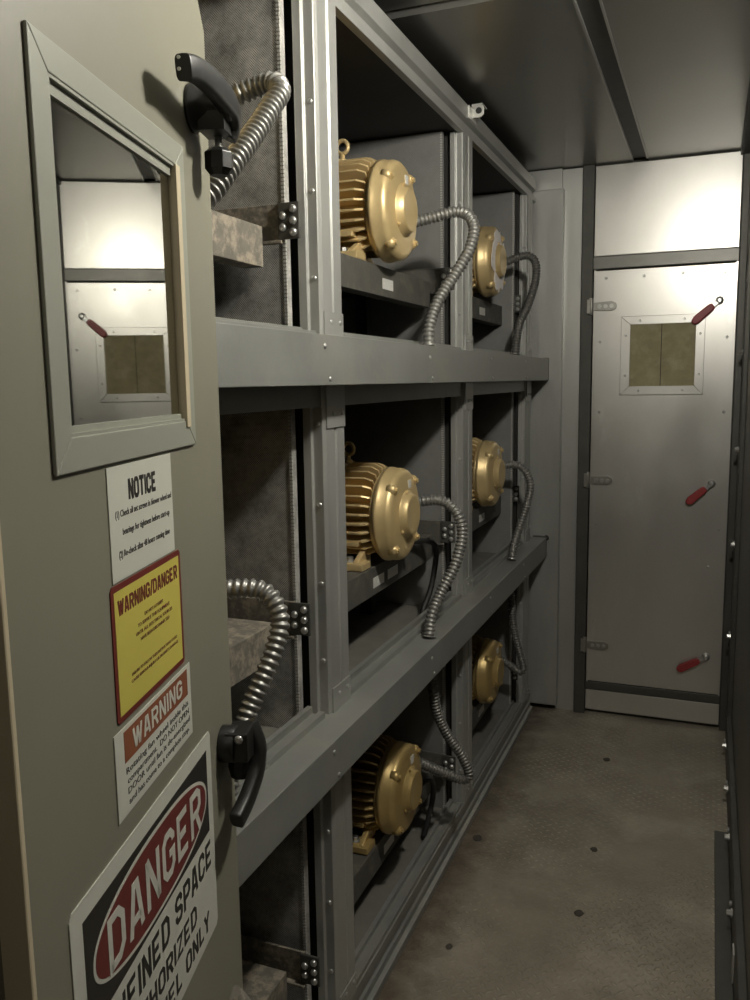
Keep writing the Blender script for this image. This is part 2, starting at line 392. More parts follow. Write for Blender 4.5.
# ------------------------------------------------------------------ fan rack frame
A = -.745; XO = -.68
YP = [(.535, .63), (1.590, 1.690), (2.655, 2.755), (3.635, 3.735)]   # front faces of posts
ROWS = [(.10, .745), (.835, 1.545), (1.640, 2.300)]
rack = thing('fan_rack_frame', 'galvanized steel rack of posts and beams holding the gold motors in three rows', 'rack', (A, 2.1, 0))
def post_profile(y0, y1, dp):
    return [(A, y0+.008), (A, y0+.046), (A-.004, y0+.049), (A-.004, y0+.058), (A, y0+.061), (A, y1), (A-.010, y1), (A-.010, y1-.003),
            (A-dp, y1-.003), (A-dp, y0-.012), (A-dp*.60, y0-.012), (A-dp*.56, y0-.004), (A-.004, y0-.004)]
for k, (y0, y1) in enumerate(YP):
    for r, (z0, z1) in enumerate(ROWS):
        if k == 0: continue
        bm = NB(); dp = (.045, .045, .042, .032)[k]; prism(bm, post_profile(y0, y1, dp), z0, z1+(.014 if r == 2 else .006))
        po = obj('post', bm, GALV, rack, .0012)
        nz = [z0+.12+.17*i for i in range(4) if z0+.12+.17*i < z1-.05]
        for z in nz: obj('screw', screw_bm((A-.014, y0-.004, z), (0, -1, 0), .0045), ZINC, po)
        # clip plates with two bolts at top and bottom
        for cz0, cz1 in (((z0, z0+.055),) if r == 2 else ((z0, z0+.055), (z1-.09, z1)) if r == 1 else ((z1-.07, z1), (z0, z0+.05))):
            cl = obj('clip_plate', bx(A, A+.003, y0+.006, y1, cz0, cz1), GALV, po, .0008)
            zc = cz0+.035 if cz0 == z0 else cz0+.03
            for yy in (y0+.038, y1-.018): obj('bolt', screw_bm((A+.003, yy, zc), (1, 0, 0), .0045), ZINC, cl)
# beams (folded channels standing proud of the posts)
yb0, yb1 = .66, 3.80
for z0, z1 in ((.745, .835), (1.545, 1.640)):
    bm = NB()
    poly = [(XO, z0), (XO, z1), (A-.06, z1), (A-.06, z1-.004), (XO-.004, z1-.004), (XO-.004, z0+.004), (XO-.03, z0+.004), (XO-.03, z0)]
    prism(bm, poly, yb0, yb1, lambda a, b_, c: (a, c, b_))
    be = obj('beam', bm, GALVD, rack, .001)
    for y in (1.46, 2.10, 2.75, 3.3):
        obj('screw', screw_bm((XO, y, z1-.022 if y != 2.10 else z1-.03), (1, 0, 0), .0045), ZINC, be)
        obj('screw', screw_bm((XO, y+.02, z0+.012), (1, 0, 0), .004), ZINC, be)
    bm = NB(); box(bm, XO-.062, XO-.001, yb1, yb1+.016, z0, z1+.004); obj('end_plate', bm, DARK, be)
    bm = NB(); box(bm, XO-.05, XO-.012, yb1+.016, yb1+.018, z0+.012, z1-.008); obj('end_cap', bm, SHEET, be)
    if z0 < 1:
        bm = NB(); e = Vector((XO-.004, yb1+.022, z1-.006)); tube(bm, [e + Vector((math.cos(2*PI*i/16)*.009, 0, math.sin(2*PI*i/16)*.009)) for i in range(17)], .004, 8, False)
        obj('tie_ring', bm, RUBBER, be)
    # under channel
    bm = NB(); box(bm, A-.042, A-.006, yb0+.03, 3.735, z0-.045, z0); obj('under_rail', bm, GALVD, rack, .001)
# top beam with a long groove
for z0 in (2.300,):
    poly = [(A-.02, z0+.012), (A, z0+.012), (A, z0+.030), (A-.016, z0+.032), (A-.016, z0+.056), (A, z0+.062), (A, z0+.104), (A-.055, z0+.104), (A-.055, z0+.098), (A-.02, z0+.098)]
    bm = NB(); prism(bm, poly, .9, 3.80, lambda a, b_, c: (a, c, b_)); tb = obj('top_beam', bm, GALV, rack, .001)
# track rails on the beams and at floor between posts
for (ya, yb) in ((.66, YP[1][0]-.024), (YP[1][1], YP[2][0]-.024), (YP[2][1], YP[3][0]-.024)):
    for r, (z0, z1) in enumerate(ROWS):
        bm = NB()
        poly = [(A-.004, z0), (A-.004, z0+.014), (A-.018, z0+.014), (A-.018, z0+.006), (A-.034, z0+.006), (A-.034, z0+.022), (A-.046, z0+.022), (A-.046, z0)]
        prism(bm, poly, ya, yb, lambda a, b_, c: (a, c, b_)); obj('track_rail', bm, GALVD, rack, .0008)
# bottom rail
poly = [(A+.012, 0), (A+.012, .022), (A, .026), (A, .045), (A-.006, .05), (A-.006, .072), (A, .076), (A, .10), (A-.058, .10), (A-.058, 0)]
bm = NB(); prism(bm, poly, .7, 3.80, lambda a, b_, c: (a, c, b_)); obj('bottom_rail', bm, GALVD, rack, .001)
# lifting bracket near the second post
bm = NB(); box(bm, A, A+.004, 2.70, 2.79, 2.365, 2.404)
prism(bm, [(A, 2.376), (A+.030, 2.376), (A+.040, 2.384), (A+.040, 2.408), (A+.030, 2.416), (A, 2.416)], 2.742, 2.748, lambda a, b_, c: (a, c, b_))
box(bm, A, A+.036, 2.742, 2.80, 2.414, 2.418)
lg = obj('lifting_bracket', bm, HEM, rack, .001)
bm = NB(); lathe(bm, [(0, .010), (.0015, .010)], (A+.024, 2.7418, 2.396), (0, -1, 0), 16); obj('bracket_hole', bm, RUBBER, lg)

# bay linings: shelf panels and backs
bm = NB()
for z0, z1, xs in ((2.316, 2.34, A-.021), (1.575, 1.60, A-.058)):
    box(bm, XB, xs, .62, 3.72, z0, z1)
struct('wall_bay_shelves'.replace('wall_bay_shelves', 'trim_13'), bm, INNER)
SHELF = mat('lit_shelf_steel', (.20, .19, .165), .6, .3, .25, 9)  # lighter grey paints the shelf tops as lit, unlike the near-black undersides
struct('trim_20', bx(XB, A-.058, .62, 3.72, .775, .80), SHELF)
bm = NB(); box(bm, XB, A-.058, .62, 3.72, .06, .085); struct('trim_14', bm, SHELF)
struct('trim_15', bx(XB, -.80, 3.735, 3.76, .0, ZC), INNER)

# dark dividers added behind the posts so the gaps there stay black
for i, y in enumerate((1.600, 2.665, 3.600)):
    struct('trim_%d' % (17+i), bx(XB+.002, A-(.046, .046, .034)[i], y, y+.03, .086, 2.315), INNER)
# perforated divider panels
rown = ['bottom', 'middle', 'top']; bayn = ['nearest', 'second', 'farthest']
for k in (1, 2, 3):
    y = YP[k][0]-.034 if k < 3 else YP[k][0]-.085
    for r, (z0, z1) in enumerate(ROWS):
        zb = (.085, .80, 1.60)[r]; zt = (.775, 1.575, 2.314)[r]
        xr = A-.061 if k < 3 else A-.040
        lab = {1: 'perforated grey lining panel in %s row of the nearest bay, left of the first post',
               2: 'perforated grey lining panel behind the nearer motor in the %s row',
               3: 'perforated grey lining panel behind the farther motor in the %s row'}[k] % rown[r]
        p = obj('perforated_panel', bx(XB+.005, xr, y, y+.02, zb+.001, zt-.001), PERF if k == 1 else PERFB, None)
        origin_to(p, ((XB+xr)/2, y+.01, zb+.001))
        tag(p, lab, 'panel', 'perforated lining panels in the rack')
        bm = NB()
        z = zb+.003
        while z < zt-.008:
            box(bm, xr-.0055, xr+.0012, y-.0025, y+.001, z, z+.0045); z += .0075
        obj('panel_hem', bm, HEM, p, inv=True)

# ------------------------------------------------------------------ motor bases
def make_base(ylo, yhi, ztop, label, dusty, stickers):
    """ylo,yhi inner faces of the posts"""
    y0, y1 = ylo+.05, yhi-.115
    r = thing('motor_base', label, 'motor base', (-1.05, (y0+y1)/2, ztop-.11), 0, 'steel motor bases in the rack')
    M_ = RUST if dusty else DBASE
    xf = -.832
    poly = [(xf, ztop-.078), (xf, ztop), (-1.30, ztop), (-1.30, ztop-.07), (-1.294, ztop-.07), (-1.294, ztop-.006), (xf-.006, ztop-.006), (xf-.006, ztop-.074), (xf-.045, ztop-.074), (xf-.045, ztop-.078)]
    bm = NB(); prism(bm, poly, y0, y1+.034, lambda a, b_, c: (a, c, b_)); obj('mounting_channel', bm, M_, r, .0015)
    for (ya, s) in ((y1+.003, 1),):
        zt = ztop+.043
        bm = NB(); box(bm, -1.48, A-.048, y1+.05, y1+.056, ztop-.030, zt); box(bm, -1.48, A-.048, y1+.036, y1+.050, ztop-.034, ztop-.028)
        obj('cross_member', bm, M_, r, .001)
        bm = NB(); box(bm, -.803, -.757, y1+.044, y1+.050, ztop-.026, zt); 
        pl = obj('mounting_plate', bm, DARK, r, .001)
        for bxx, bz in ((-.791, ztop+.018), (-.791, ztop-.004), (-.769, ztop+.030), (-.769, ztop+.008), (-.769, ztop-.014)):
            bm = NB(); lathe(bm, [(0, .0078), (.003, .0078), (.0065, .005), (.007, .002)], (bxx, y1+.044, bz), (0, -1, 0), 12); obj('bolt', bm, ZINC, pl)
    # isolator legs under the channel down to the shelf
    shelf = max(s for s in (.085, .80, 1.60) if s < ztop)
    for yy in (y0+.06, y1-.06):
        for xx in (-1.02, -1.24):
            bm = NB(); box(bm, xx-.02, xx+.02, yy-.02, yy+.02, shelf, ztop-.006); obj('leg', bm, INNER, r, .002)  # legs take the painted bay shade to sink into the dark
    for ys in stickers:
        st = obj('sticker', bx(xf, xf+.001, ys-.040, ys+.040, ztop-.058, ztop-.030), LABEL, r); st['label'] = 'white label sticker'
    return r
for r, zt in enumerate((.255, 1.055, 1.855)):
    for k in range(3):
        ylo, yhi = YP[k][1], YP[k+1][0]
        st = {(2, 1): [2.20], (2, 2): [3.22], (1, 1): [2.10, 2.21], (1, 2): [3.22], (0, 1): [2.15], (0, 2): [3.22]}.get((r, k), [])
        lab = 'dusty steel motor base in the %s row, %s bay' % (rown[r], ('nearest, partly behind the beige door', 'second', 'farthest')[k])
        make_base(ylo, yhi, zt, lab, k == 0, st)

# ------------------------------------------------------------------ motors
def make_motor(label, mt, yc, zc, eye=True, tilt=0):
    r = thing('electric_motor', label, 'motor', (-.98, yc, zc-.135), 0, 'gold electric motors in the rack')
    o = Vector((0, yc, zc))
    X0 = -.816     # bell back
    # finned body
    bm = NB(); lathe(bm, [(-1.17, .100), (-1.16, .094), (X0-.016, .094), (X0-.012, .119), (X0-.002, .119)], o, (1, 0, 0), 40)
    nf = 32
    for k in range(nf):
        a = 2*PI*k/nf + PI/nf
        dz, dy = math.sin(a), math.cos(a)
        if dz < -.80: continue
        ro = .131 if dz < .62 else .139
        u = Vector((0, dy, dz)); v = Vector((0, -dz, dy)); t = .0030
        q = [(-1.155, .09), (-1.155, ro), (X0-.034, ro), (X0-.014, ro-.010), (X0-.012, .09)]
        prism(bm, q, -t, t, lambda a_, b_, c: tuple(o + Vector((a_, 0, 0)) + u*b_ + v*c))
    # flat name plate land on top between fins
    box(bm, -1.12, -.93, yc-.035, yc+.035, zc+.095, zc+.139)
    body = obj('finned_body', bm, mt, r, .0008, segs=1)
    # feet
    for sd in (-1, 1):
        for fx in (-.885 if sd < 0 else -.935, -1.10):
            bm = NB(); y_ = yc+sd*.122
            box(bm, fx-.035, fx+.050, y_-.030, y_+.030, zc-.134, zc-.114)
            prism(bm, [(yc+sd*.05, zc-.125), (y_+sd*.020, zc-.125), (y_+sd*.020, zc-.112), (yc+sd*.100, zc-.092), (yc+sd*.05, zc-.06)], fx+.018, fx+.034, lambda a, b_, c: (c, a, b_))
            fo = obj('mounting_foot', bm, mt, r, .003)
            obj('foot_bolt', bolt_bm((fx+.002, y_, zc-.114), (0, 0, 1), .009, .012), ZINC, fo)
        obj('side_ledge', bx(-1.12, -.86, yc+sd*.106-.014, yc+sd*.106+.014, zc-.074, zc-.062), mt, r, .002)
    # end bell
    R = .128
    prof = [(X0, .104), (X0, R+.001), (X0+.010, R+.001), (X0+.012, R-.001), (X0+.034, R-.002), (X0+.042, R-.005), (X0+.048, R-.012), (X0+.050, R-.022), (X0+.054, .062), (X0+.054, .050)]
    bm = NB(); lathe(bm, prof, o, (1, 0, 0), 56)
    for k in range(4):
        a = math.radians(48+90*k+tilt); c = o + Vector((X0+.030, math.cos(a)*(R-.0135), math.sin(a)*(R-.0135)))
        lathe(bm, [(0, .0155), (.016, .0150), (.021, .012), (.023, .009)], c, (1, 0, 0), 16)
    bell = obj('end_bell', bm, mt, r)
    for k in range(4):
        a = math.radians(48+90*k+tilt); c = o + Vector((X0+.052, math.cos(a)*(R-.0135), math.sin(a)*(R-.0135)))
        obj('bell_bolt', bolt_bm(c, (1, 0, 0), .007, .006), mt, bell)
    # bearing cap
    bm = NB(); lathe(bm, [(X0+.050, .068), (X0+.055, .067), (X0+.057, .058), (X0+.070, .056), (X0+.073, .052), (X0+.072, .046), (X0+.072, .001)], o, (1, 0, 0), 44)
    cap = obj('bearing_cap', bm, mt, r)
    for k in range(3):
        a = math.radians(100+120*k); c = o + Vector((X0+.056, math.cos(a)*.064, math.sin(a)*.064))
        obj('cap_bolt', bolt_bm(c, (1, 0, 0), .004, .003), mt, cap)
    # grease fitting plate
    obj('rating_plate', bx(X0+.0500, X0+.0535, yc+.012, yc+.034, zc+.070, zc+.092), LABEL, bell)
    # terminal box on the far side
    bm = NB(); box(bm, -1.02, -.885, yc+.110, yc+.185, zc-.055, zc+.055)
    tb_ = obj('terminal_box', bm, mt, r, .006)
    bm = NB(); lathe(bm, [(0, .022), (.012, .022), (.012, .018), (.03, .018)], (-.886, yc+.15, zc), (1, 0, 0), 8, False); obj('conduit_fitting', bm, ZINC, tb_)
    # fan-side shroud and shaft
    bm = NB(); lathe(bm, [(-1.235, .04), (-1.235, .108), (-1.225, .118), (-1.17, .122), (-1.165, .10)], o, (1, 0, 0), 40); obj('fan_cover', bm, mt, r)
    bm = NB(); lathe(bm, [(-1.50, .022), (-1.235, .022)], o, (1, 0, 0), 16); obj('shaft', bm, DARK, r)
    if eye:
        bm = NB(); e = Vector((-.935, yc, zc+.176)); tube(bm, [e + Vector((math.cos(2*PI*i/24)*.0165, 0, math.sin(2*PI*i/24)*.0165)) for i in range(25)], .0055, 10, False)
        lathe(bm, [(0, .012), (.006, .012), (.010, .007), (.024, .006)], (-.935, yc, zc+.138), (0, 0, 1), 12)
        obj('lifting_eye', bm, mt, r)
    return r
ZM = (.392, 1.190, 1.990)
YM = (1.075, 2.145, 3.19)
near = ['gold electric motor in the %s row beside the beige door, in the nearest bay',
        'gold finned electric motor in the %s row, the larger nearer one behind the first post',
        'gold electric motor in the %s row of the farthest bay']
extra = {(2, 2): 'gold electric motor with torn white paper around its hub, top row of farthest bay',
         (0, 1): 'bronze gold electric motor in the dark bottom row, the nearer one',
         (0, 2): 'bronze gold electric motor in the dark bottom row, the farther one by the end panel'}
motors = {}
for r in range(3):
    for k in range(3):
        if k == 0 and r == 0: continue
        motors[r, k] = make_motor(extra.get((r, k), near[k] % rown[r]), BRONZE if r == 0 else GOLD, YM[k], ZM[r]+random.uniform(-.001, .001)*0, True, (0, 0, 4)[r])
# torn white paper ring round the hub of the top far motor
rg = random.Random(3); n = 48; bm = NB(); o = Vector((-.816+.0545, YM[2], ZM[2]))
ri, ro_ = [], []
for k in range(n):
    a = 2*PI*k/n; r1 = .062 + rg.uniform(-.004, .004); r2_ = .108 + rg.uniform(-.010, .008) - (.03 if .9 < a < 1.3 or 3.6 < a < 3.9 else 0)
    for lst, rr, dx in ((ri, r1, 0), (ro_, r2_, -.0005)):
        lst.append([bm.verts.new(o + Vector((dx+h, math.cos(a)*rr, math.sin(a)*rr))) for h in (0, .002)])
for k in range(n):
    j = (k+1) % n
    bm.faces.new((ri[k][1], ri[j][1], ro_[j][1], ro_[k][1])); bm.faces.new((ri[k][0], ro_[k][0], ro_[j][0], ri[j][0]))
    bm.faces.new((ri[k][0], ri[j][0], ri[j][1], ri[k][1])); bm.faces.new((ro_[k][0], ro_[k][1], ro_[j][1], ro_[j][0]))
p = obj('paper_ring', bm, TAPE, motors[2, 2]); p['label'] = 'torn white paper ring'

# ------------------------------------------------------------------ flexible conduits
def catmull(P, step):
    P = [Vector(p) for p in P]; P = [2*P[0]-P[1]] + P + [2*P[-1]-P[-2]]; out = []
    for i in range(1, len(P)-2):
        a, b_, c, d = P[i-1:i+3]
        for k in range(40):
            t = k/40; out.append(.5*((2*b_) + (c-a)*t + (2*a-5*b_+4*c-d)*t*t + (3*b_-a-3*c+d)*t**3))
    out.append(P[-2])
    res = [out[0]]; acc = 0
    for p, q in zip(out, out[1:]):
        L = (q-p).length
        while acc + L >= step:
            s = (step-acc)/L; p = p.lerp(q, s); res.append(p); L = (q-p).length; acc = 0
        acc += L
    return res
def smooth(P, it=14):
    for _ in range(it): P = [P[0]] + [(a+b_*2+c)/4 for a, b_, c in zip(P, P[1:], P[2:])] + [P[-1]]
    return P
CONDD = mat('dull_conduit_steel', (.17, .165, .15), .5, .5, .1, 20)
def conduit(label, pts, rad, pitch, fitting=True, m=None):
    m = m or CONDM
    S = smooth(catmull(pts, pitch/6), 20); base = S[-1] if S[-1].z < S[0].z else S[0]
    r = thing('flexible_conduit', label, 'conduit', tuple(base), 0, 'corrugated metal conduits of the motors')
    bm = NB(); tube(bm, S, [rad*(.76, .90, 1, 1, .90, .76)[i % 6] for i in range(len(S))], 14)
    obj('corrugated_hose', bm, m, r)
    if fitting:
        e = S[-1]; d = (S[-1]-S[-6]).normalized()
        bm = NB(); lathe(bm, [(-.002, rad*1.18), (.002, rad*1.18)], e, d, 16, False); obj('end_fitting', bm, m, r)
    return r
CP = {
'b2top': [(-.868, 2.295, 1.985), (-.83, 2.295, 1.985), (-0.789, 2.30, 1.989), (-0.743, 2.32, 2.000), (-0.683, 2.34, 2.014), (-0.645, 2.34, 2.002), (-0.625, 2.33, 1.962), (-0.634, 2.31, 1.903), (-0.665, 2.28, 1.838), (-0.700, 2.24, 1.767), (-0.716, 2.21, 1.7), (-0.716, 2.20, 1.644)],
'b3top': [(-.868, 3.34, 1.985), (-.82, 3.34, 1.992), (-0.774, 3.35, 2.005), (-0.728, 3.37, 2.024), (-0.688, 3.38, 2.028), (-0.660, 3.38, 2.000), (-0.658, 3.37, 1.932), (-0.68, 3.34, 1.837), (-0.706, 3.3, 1.76), (-0.715, 3.27, 1.644)],
'b2mid': [(-.868, 2.295, 1.188), (-.83, 2.297, 1.192), (-0.784, 2.3, 1.202), (-0.739, 2.32, 1.207), (-0.703, 2.33, 1.196), (-0.672, 2.33, 1.162), (-0.657, 2.32, 1.108), (-0.667, 2.28, 1.027), (-0.697, 2.24, 0.954), (-0.712, 2.2, 0.896), (-0.714, 2.18, 0.839)],
'b3mid': [(-.868, 3.34, 1.188), (-.82, 3.34, 1.194), (-0.782, 3.35, 1.204), (-0.733, 3.37, 1.209), (-0.693, 3.38, 1.183), (-0.671, 3.38, 1.126), (-0.681, 3.36, 1.047), (-0.706, 3.32, 0.95), (-0.718, 3.28, 0.882), (-0.718, 3.26, 0.839)],
'b2bot': [(-.868, 2.295, .392), (-.84, 2.297, .40), (-0.801, 2.31, 0.398), (-0.766, 2.34, 0.372), (-0.714, 2.38, 0.335), (-0.678, 2.4, 0.318), (-0.660, 2.41, 0.334), (-0.683, 2.4, 0.398), (-0.721, 2.38, 0.465), (-0.748, 2.36, 0.543), (-0.758, 2.35, 0.626), (-.765, 2.35, .70)],
'b3bot': [(-.868, 3.34, .392), (-.82, 3.345, .395), (-0.775, 3.36, 0.382), (-0.741, 3.38, 0.354), (-0.713, 3.4, 0.326), (-0.700, 3.41, 0.345), (-0.719, 3.41, 0.42), (-0.741, 3.41, 0.513), (-0.755, 3.42, 0.64), (-.765, 3.42, .70)],
'b1top': [(-.712, .965, 1.644), (-.716, .975, 1.69), (-.716, 1.00, 1.74), (-.702, 1.035, 1.785), (-0.676, 1.075, 1.819), (-0.664, 1.12, 1.869), (-0.658, 1.18, 1.927), (-0.653, 1.230, 1.980), (-0.653, 1.258, 2.008), (-0.671, 1.270, 2.027), (-0.705, 1.268, 2.023), (-0.74, 1.255, 2.010), (-.80, 1.235, 1.995), (-.868, 1.225, 1.985)],
'b1mid': [(-.868, 1.225, 1.190), (-.81, 1.225, 1.195), (-0.766, 1.225, 1.199), (-0.738, 1.232, 1.201), (-0.707, 1.24, 1.198), (-0.683, 1.24, 1.178), (-0.671, 1.235, 1.145), (-0.674, 1.215, 1.103), (-0.685, 1.19, 1.057), (-0.698, 1.17, 1.015), (-0.706, 1.145, 0.964), (-0.710, 1.115, 0.900), (-.712, 1.09, .839)],
}
conduit('corrugated metal conduit looping from nearer top row motor down to the beam', CP['b2top'], .0165, .0118)
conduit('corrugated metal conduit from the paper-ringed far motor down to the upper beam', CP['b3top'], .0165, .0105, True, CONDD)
conduit('corrugated metal conduit curving from nearer middle row motor to the middle beam', CP['b2mid'], .0165, .0118)
conduit('corrugated metal conduit of the farther middle row motor, in front of end post', CP['b3mid'], .0165, .0118)
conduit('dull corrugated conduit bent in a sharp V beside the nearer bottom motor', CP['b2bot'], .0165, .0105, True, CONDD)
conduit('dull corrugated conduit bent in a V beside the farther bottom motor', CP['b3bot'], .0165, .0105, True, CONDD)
conduit('thick corrugated metal conduit arching behind the upper black door handle', CP['b1top'][::-1], .0175, .0110)
conduit('corrugated metal conduit curving down behind the lower black door handle', CP['b1mid'], .0175, .0128)

# black cables under the nearer motors
def cable(label, pts, rad):
    S = smooth(catmull(pts, .008), 6); bm = NB(); tube(bm, S, rad, 10); o = obj('black_cable', bm, RUBBER); origin_to(o, S[-1]); tag(o, label, 'cable')
cable('black cable hanging from the base of the nearer middle row motor', [(-.818, 2.34, 1.075), (-.80, 2.42, 1.065), (-.785, 2.47, 1.04), (-.79, 2.48, .98), (-.80, 2.46, .90), (-.81, 2.42, .85), (-.81, 2.40, .812)], .009)
cable('black cable hanging behind the nearer bottom row motor', [(-.818, 2.33, .285), (-.80, 2.38, .30), (-.785, 2.42, .29), (-.79, 2.44, .22), (-.80, 2.42, .15), (-.81, 2.40, .096)], .009)

# ------------------------------------------------------------------ the open beige door
TA = math.radians(-15.3); TT = Vector((math.sin(TA), math.cos(TA), 0)); NN = Vector((-math.cos(TA), math.sin(TA), 0)); DD = .35
def D(t, z, o=0): return TT*t + NN*(DD-o) + Vector((0, 0, z))
RZ = math.radians(90) - TA
t0, t1 = .585, 1.160; TH = .036
fx0, fx1, fz0, fz1 = .673, 1.041, 1.475, 1.836     # window surround
gx0, gx1, gz0, gz1 = .704, 1.008, 1.506, 1.808     # opening
bm = NB()
def dbox(bm, ta, tb, za, zb, oa, ob):
    vs = [bm.verts.new(D(t, z, o)) for t in (ta, tb) for z in (za, zb) for o in (oa, ob)]
    for f in ((0, 1, 3, 2), (4, 6, 7, 5), (0, 4, 5, 1), (2, 3, 7, 6), (0, 2, 6, 4), (1, 5, 7, 3)): bm.faces.new([vs[i] for i in f])
# leaf as one polygon frame around the window
O = [(t0, .13), (t1, .13), (t1, 2.012), (t1-.050, 2.085), (t0, 2.085)]
I = [(gx0, gz0), (gx1, gz0), (gx1, gz1), (gx0, gz1)]
def leaf_side(o):
    vo = [bm.verts.new(D(a, b_, o)) for a, b_ in O]; vi = [bm.verts.new(D(a, b_, o)) for a, b_ in I]
    bm.faces.new((vo[0], vo[1], vi[1], vi[0])); bm.faces.new((vo[1], vo[2], vi[2], vi[1]))
    bm.faces.new((vo[2], vo[3], vo[4], vi[3], vi[2])); bm.faces.new((vo[4], vo[0], vi[0], vi[3])); return vo, vi
a1, a2 = leaf_side(0); b1, b2 = leaf_side(-TH)
for A1, B1 in ((a1, b1), (a2, b2)):
    for k in range(len(A1)): bm.faces.new((A1[k], A1[(k+1) % len(A1)], B1[(k+1) % len(A1)], B1[k]))
bmesh.ops.recalc_face_normals(bm, faces=bm.faces)
me = bpy.data.meshes.new('door_2'); d2 = bpy.data.objects.new('door_2', me); C.objects.link(d2)
d2.location = D(t0, .0); d2.rotation_euler = (0, 0, RZ)
bm.transform(WM(d2).inverted()); bm.to_mesh(me); bm.free(); me.materials.append(PAINT)
md = d2.modifiers.new('bevel', 'BEVEL'); md.width = .004; md.segments = 3; md.limit_method = 'ANGLE'
d2['kind'] = 'structure'; d2['label'] = 'beige painted open door with window and warning signs'
bm = NB(); ring(bm, (fx0, fx1, fz0, fz1), (gx0, gx1, gz0, gz1), lambda x, h, z: D(x, z, h), 0, .004)
obj('window_frame', bm, FRAMEP, d2, .0012)['label'] = 'grey-green flat window surround'
bm = NB()
dbox(bm, gx0, gx0+.003, gz0, gz1, -.03, .003); dbox(bm, gx0, gx1, gz0, gz0+.003, -.03, .003); dbox(bm, gx0, gx1, gz1-.003, gz1, -.03, .003)
dbox(bm, gx0, gx1, gz1-.014, gz1-.003, -.03, -.001); dbox(bm, gx0, gx1, gz0+.003, gz0+.009, -.03, -.001)
obj('window_reveal', bm, FRAMEP, d2)
bm = NB(); dbox(bm, gx1-.003, gx1+.011, gz0-.008, gz1, -.030, .0062)
obj('window_gasket', bm, CREAM, d2, .001)['label'] = 'cream strip on window edge'
bm = NB(); dbox(bm, gx0+.001, gx1-.002, gz0+.002, gz1-.002, -.030, -.004); obj('window_glass', bm, GLASS, d2)['label'] = 'mirror-like reflective window glass'
bm = NB(); dbox(bm, t0-.010, t0-.002, .13, 2.08, -.030, .004); obj('hinge_strip', bm, CREAM, d2, .002)
# corner grime clump at the foot of the door
bm = NB(); tube(bm, [D(1.10, .66, .004), D(1.12, .60, .02), D(1.15, .56, .02)], [.012, .02, .012], 8)
obj('door_stop', bm, RUST, d2)

def handle(tc, zc, up):
    """curved pull handle: flange, standing body, curved lever, through bolt and knob"""
    s = 1 if up else -1
    P = lambda t, z, o: D(tc+t, zc+z, o)
    bm = NB()
    c = D(tc, zc, 0)
    out = -NN
    if up: lathe(bm, [(0, .029), (.004, .030), (.012, .024), (.026, .017), (.052, .017)], c, out, 28)
    else: lathe(bm, [(0, .026), (.020, .026), (.023, .024)], c, out, 28)
    h = obj('door_handle', bm, BLACK, d2, .0015); h['label'] = 'black curved ' + ('upper' if up else 'lower') + ' pull handle'
    if up:
        path = [(.030, -.030, .038), (.030, -.014, .045), (.012, .000, .048), (-.028, .006, .048), (-.072, .008, .046), (-.112, .006, .042), (-.138, .000, .037)]
        wid = [.012, .015, .017, .017, .016, .014, .014]; thk = [.009, .011, .010, .009, .009, .009, .010]
    else:
        path = [(.028, .018, .032), (.032, .000, .038), (.032, -.025, .043), (.022, -.052, .042), (-.008, -.078, .036), (-.042, -.096, .028)]
        wid = [.014, .017, .017, .016, .015, .014]; thk = [.010, .012, .011, .010, .010, .010]
    P3 = catmull([P(*q) for q in path], .004)
    bm = NB(); rings = []
    for i, p in enumerate(P3):
        f = i/(len(P3)-1)*(len(path)-1); j = min(int(f), len(path)-2); g = f-j
        w_ = wid[j]*(1-g)+wid[j+1]*g; t_ = thk[j]*(1-g)+thk[j+1]*g
        d = (P3[min(i+1, len(P3)-1)]-P3[max(i-1, 0)]).normalized(); nrm = NN - d*NN.dot(d); nrm.normalize(); side = d.cross(nrm)
        rings.append([bm.verts.new(p + side*(math.copysign(abs(math.cos(a))**.5, math.cos(a))*w_) + nrm*(math.copysign(abs(math.sin(a))**.5, math.sin(a))*t_)) for a in [2*PI*k/16 for k in range(16)]])
    for a_, b_ in zip(rings, rings[1:]):
        for k in range(16): bm.faces.new((a_[k], a_[(k+1) % 16], b_[(k+1) % 16], b_[k])).smooth = True
    bm.faces.new(rings[0][::-1]); bm.faces.new(rings[-1])
    if up:
        prism(bm, [(-.016, .012), (.026, .012), (.034, -.020), (.030, -.030), (-.014, -.030)], .012, .046, lambda a, b_, c: tuple(P(a, b_, c)))
    else:
        prism(bm, [(-.018, .022), (.026, .024), (.034, .006), (.024, -.024), (-.018, -.020)], .010, .042, lambda a, b_, c: tuple(P(a, b_, c)))
    obj('lever', bm, BLACK, h, .002)
    if up:
        bm = NB(); lathe(bm, [(0, .005), (.045, .005)], P(.020, -.020, .028), (0, 0, -1), 12); obj('stem', bm, ZINC, h)
        bm = NB(); lathe(bm, [(0, .012), (.006, .019), (.026, .019), (.034, .012)], P(.020, -.044, .028), (0, 0, -1), 8, False); obj('knob', bm, BLACK, h, .001)
        for tt_, zz_ in ((-.1475, .007), (-.1475, -.005)):
            bm = NB(); lathe(bm, [(0, .0022), (.001, .002)], P(tt_, zz_, .036), -TT, 8); obj('screw', bm, ZINC, h)
    else:
        bm = NB(); lathe(bm, [(0, .017), (.012, .018), (.030, .014)], P(.020, -.028, .020), (0, 0, -1), 8, False); obj('knob', bm, BLACK, h, .001)
        obj('screw', screw_bm(P(-.018, .014, .030), -TT, .0052), ZINC, h)
handle(1.090, 1.895, True)
handle(1.105, 1.045, False)

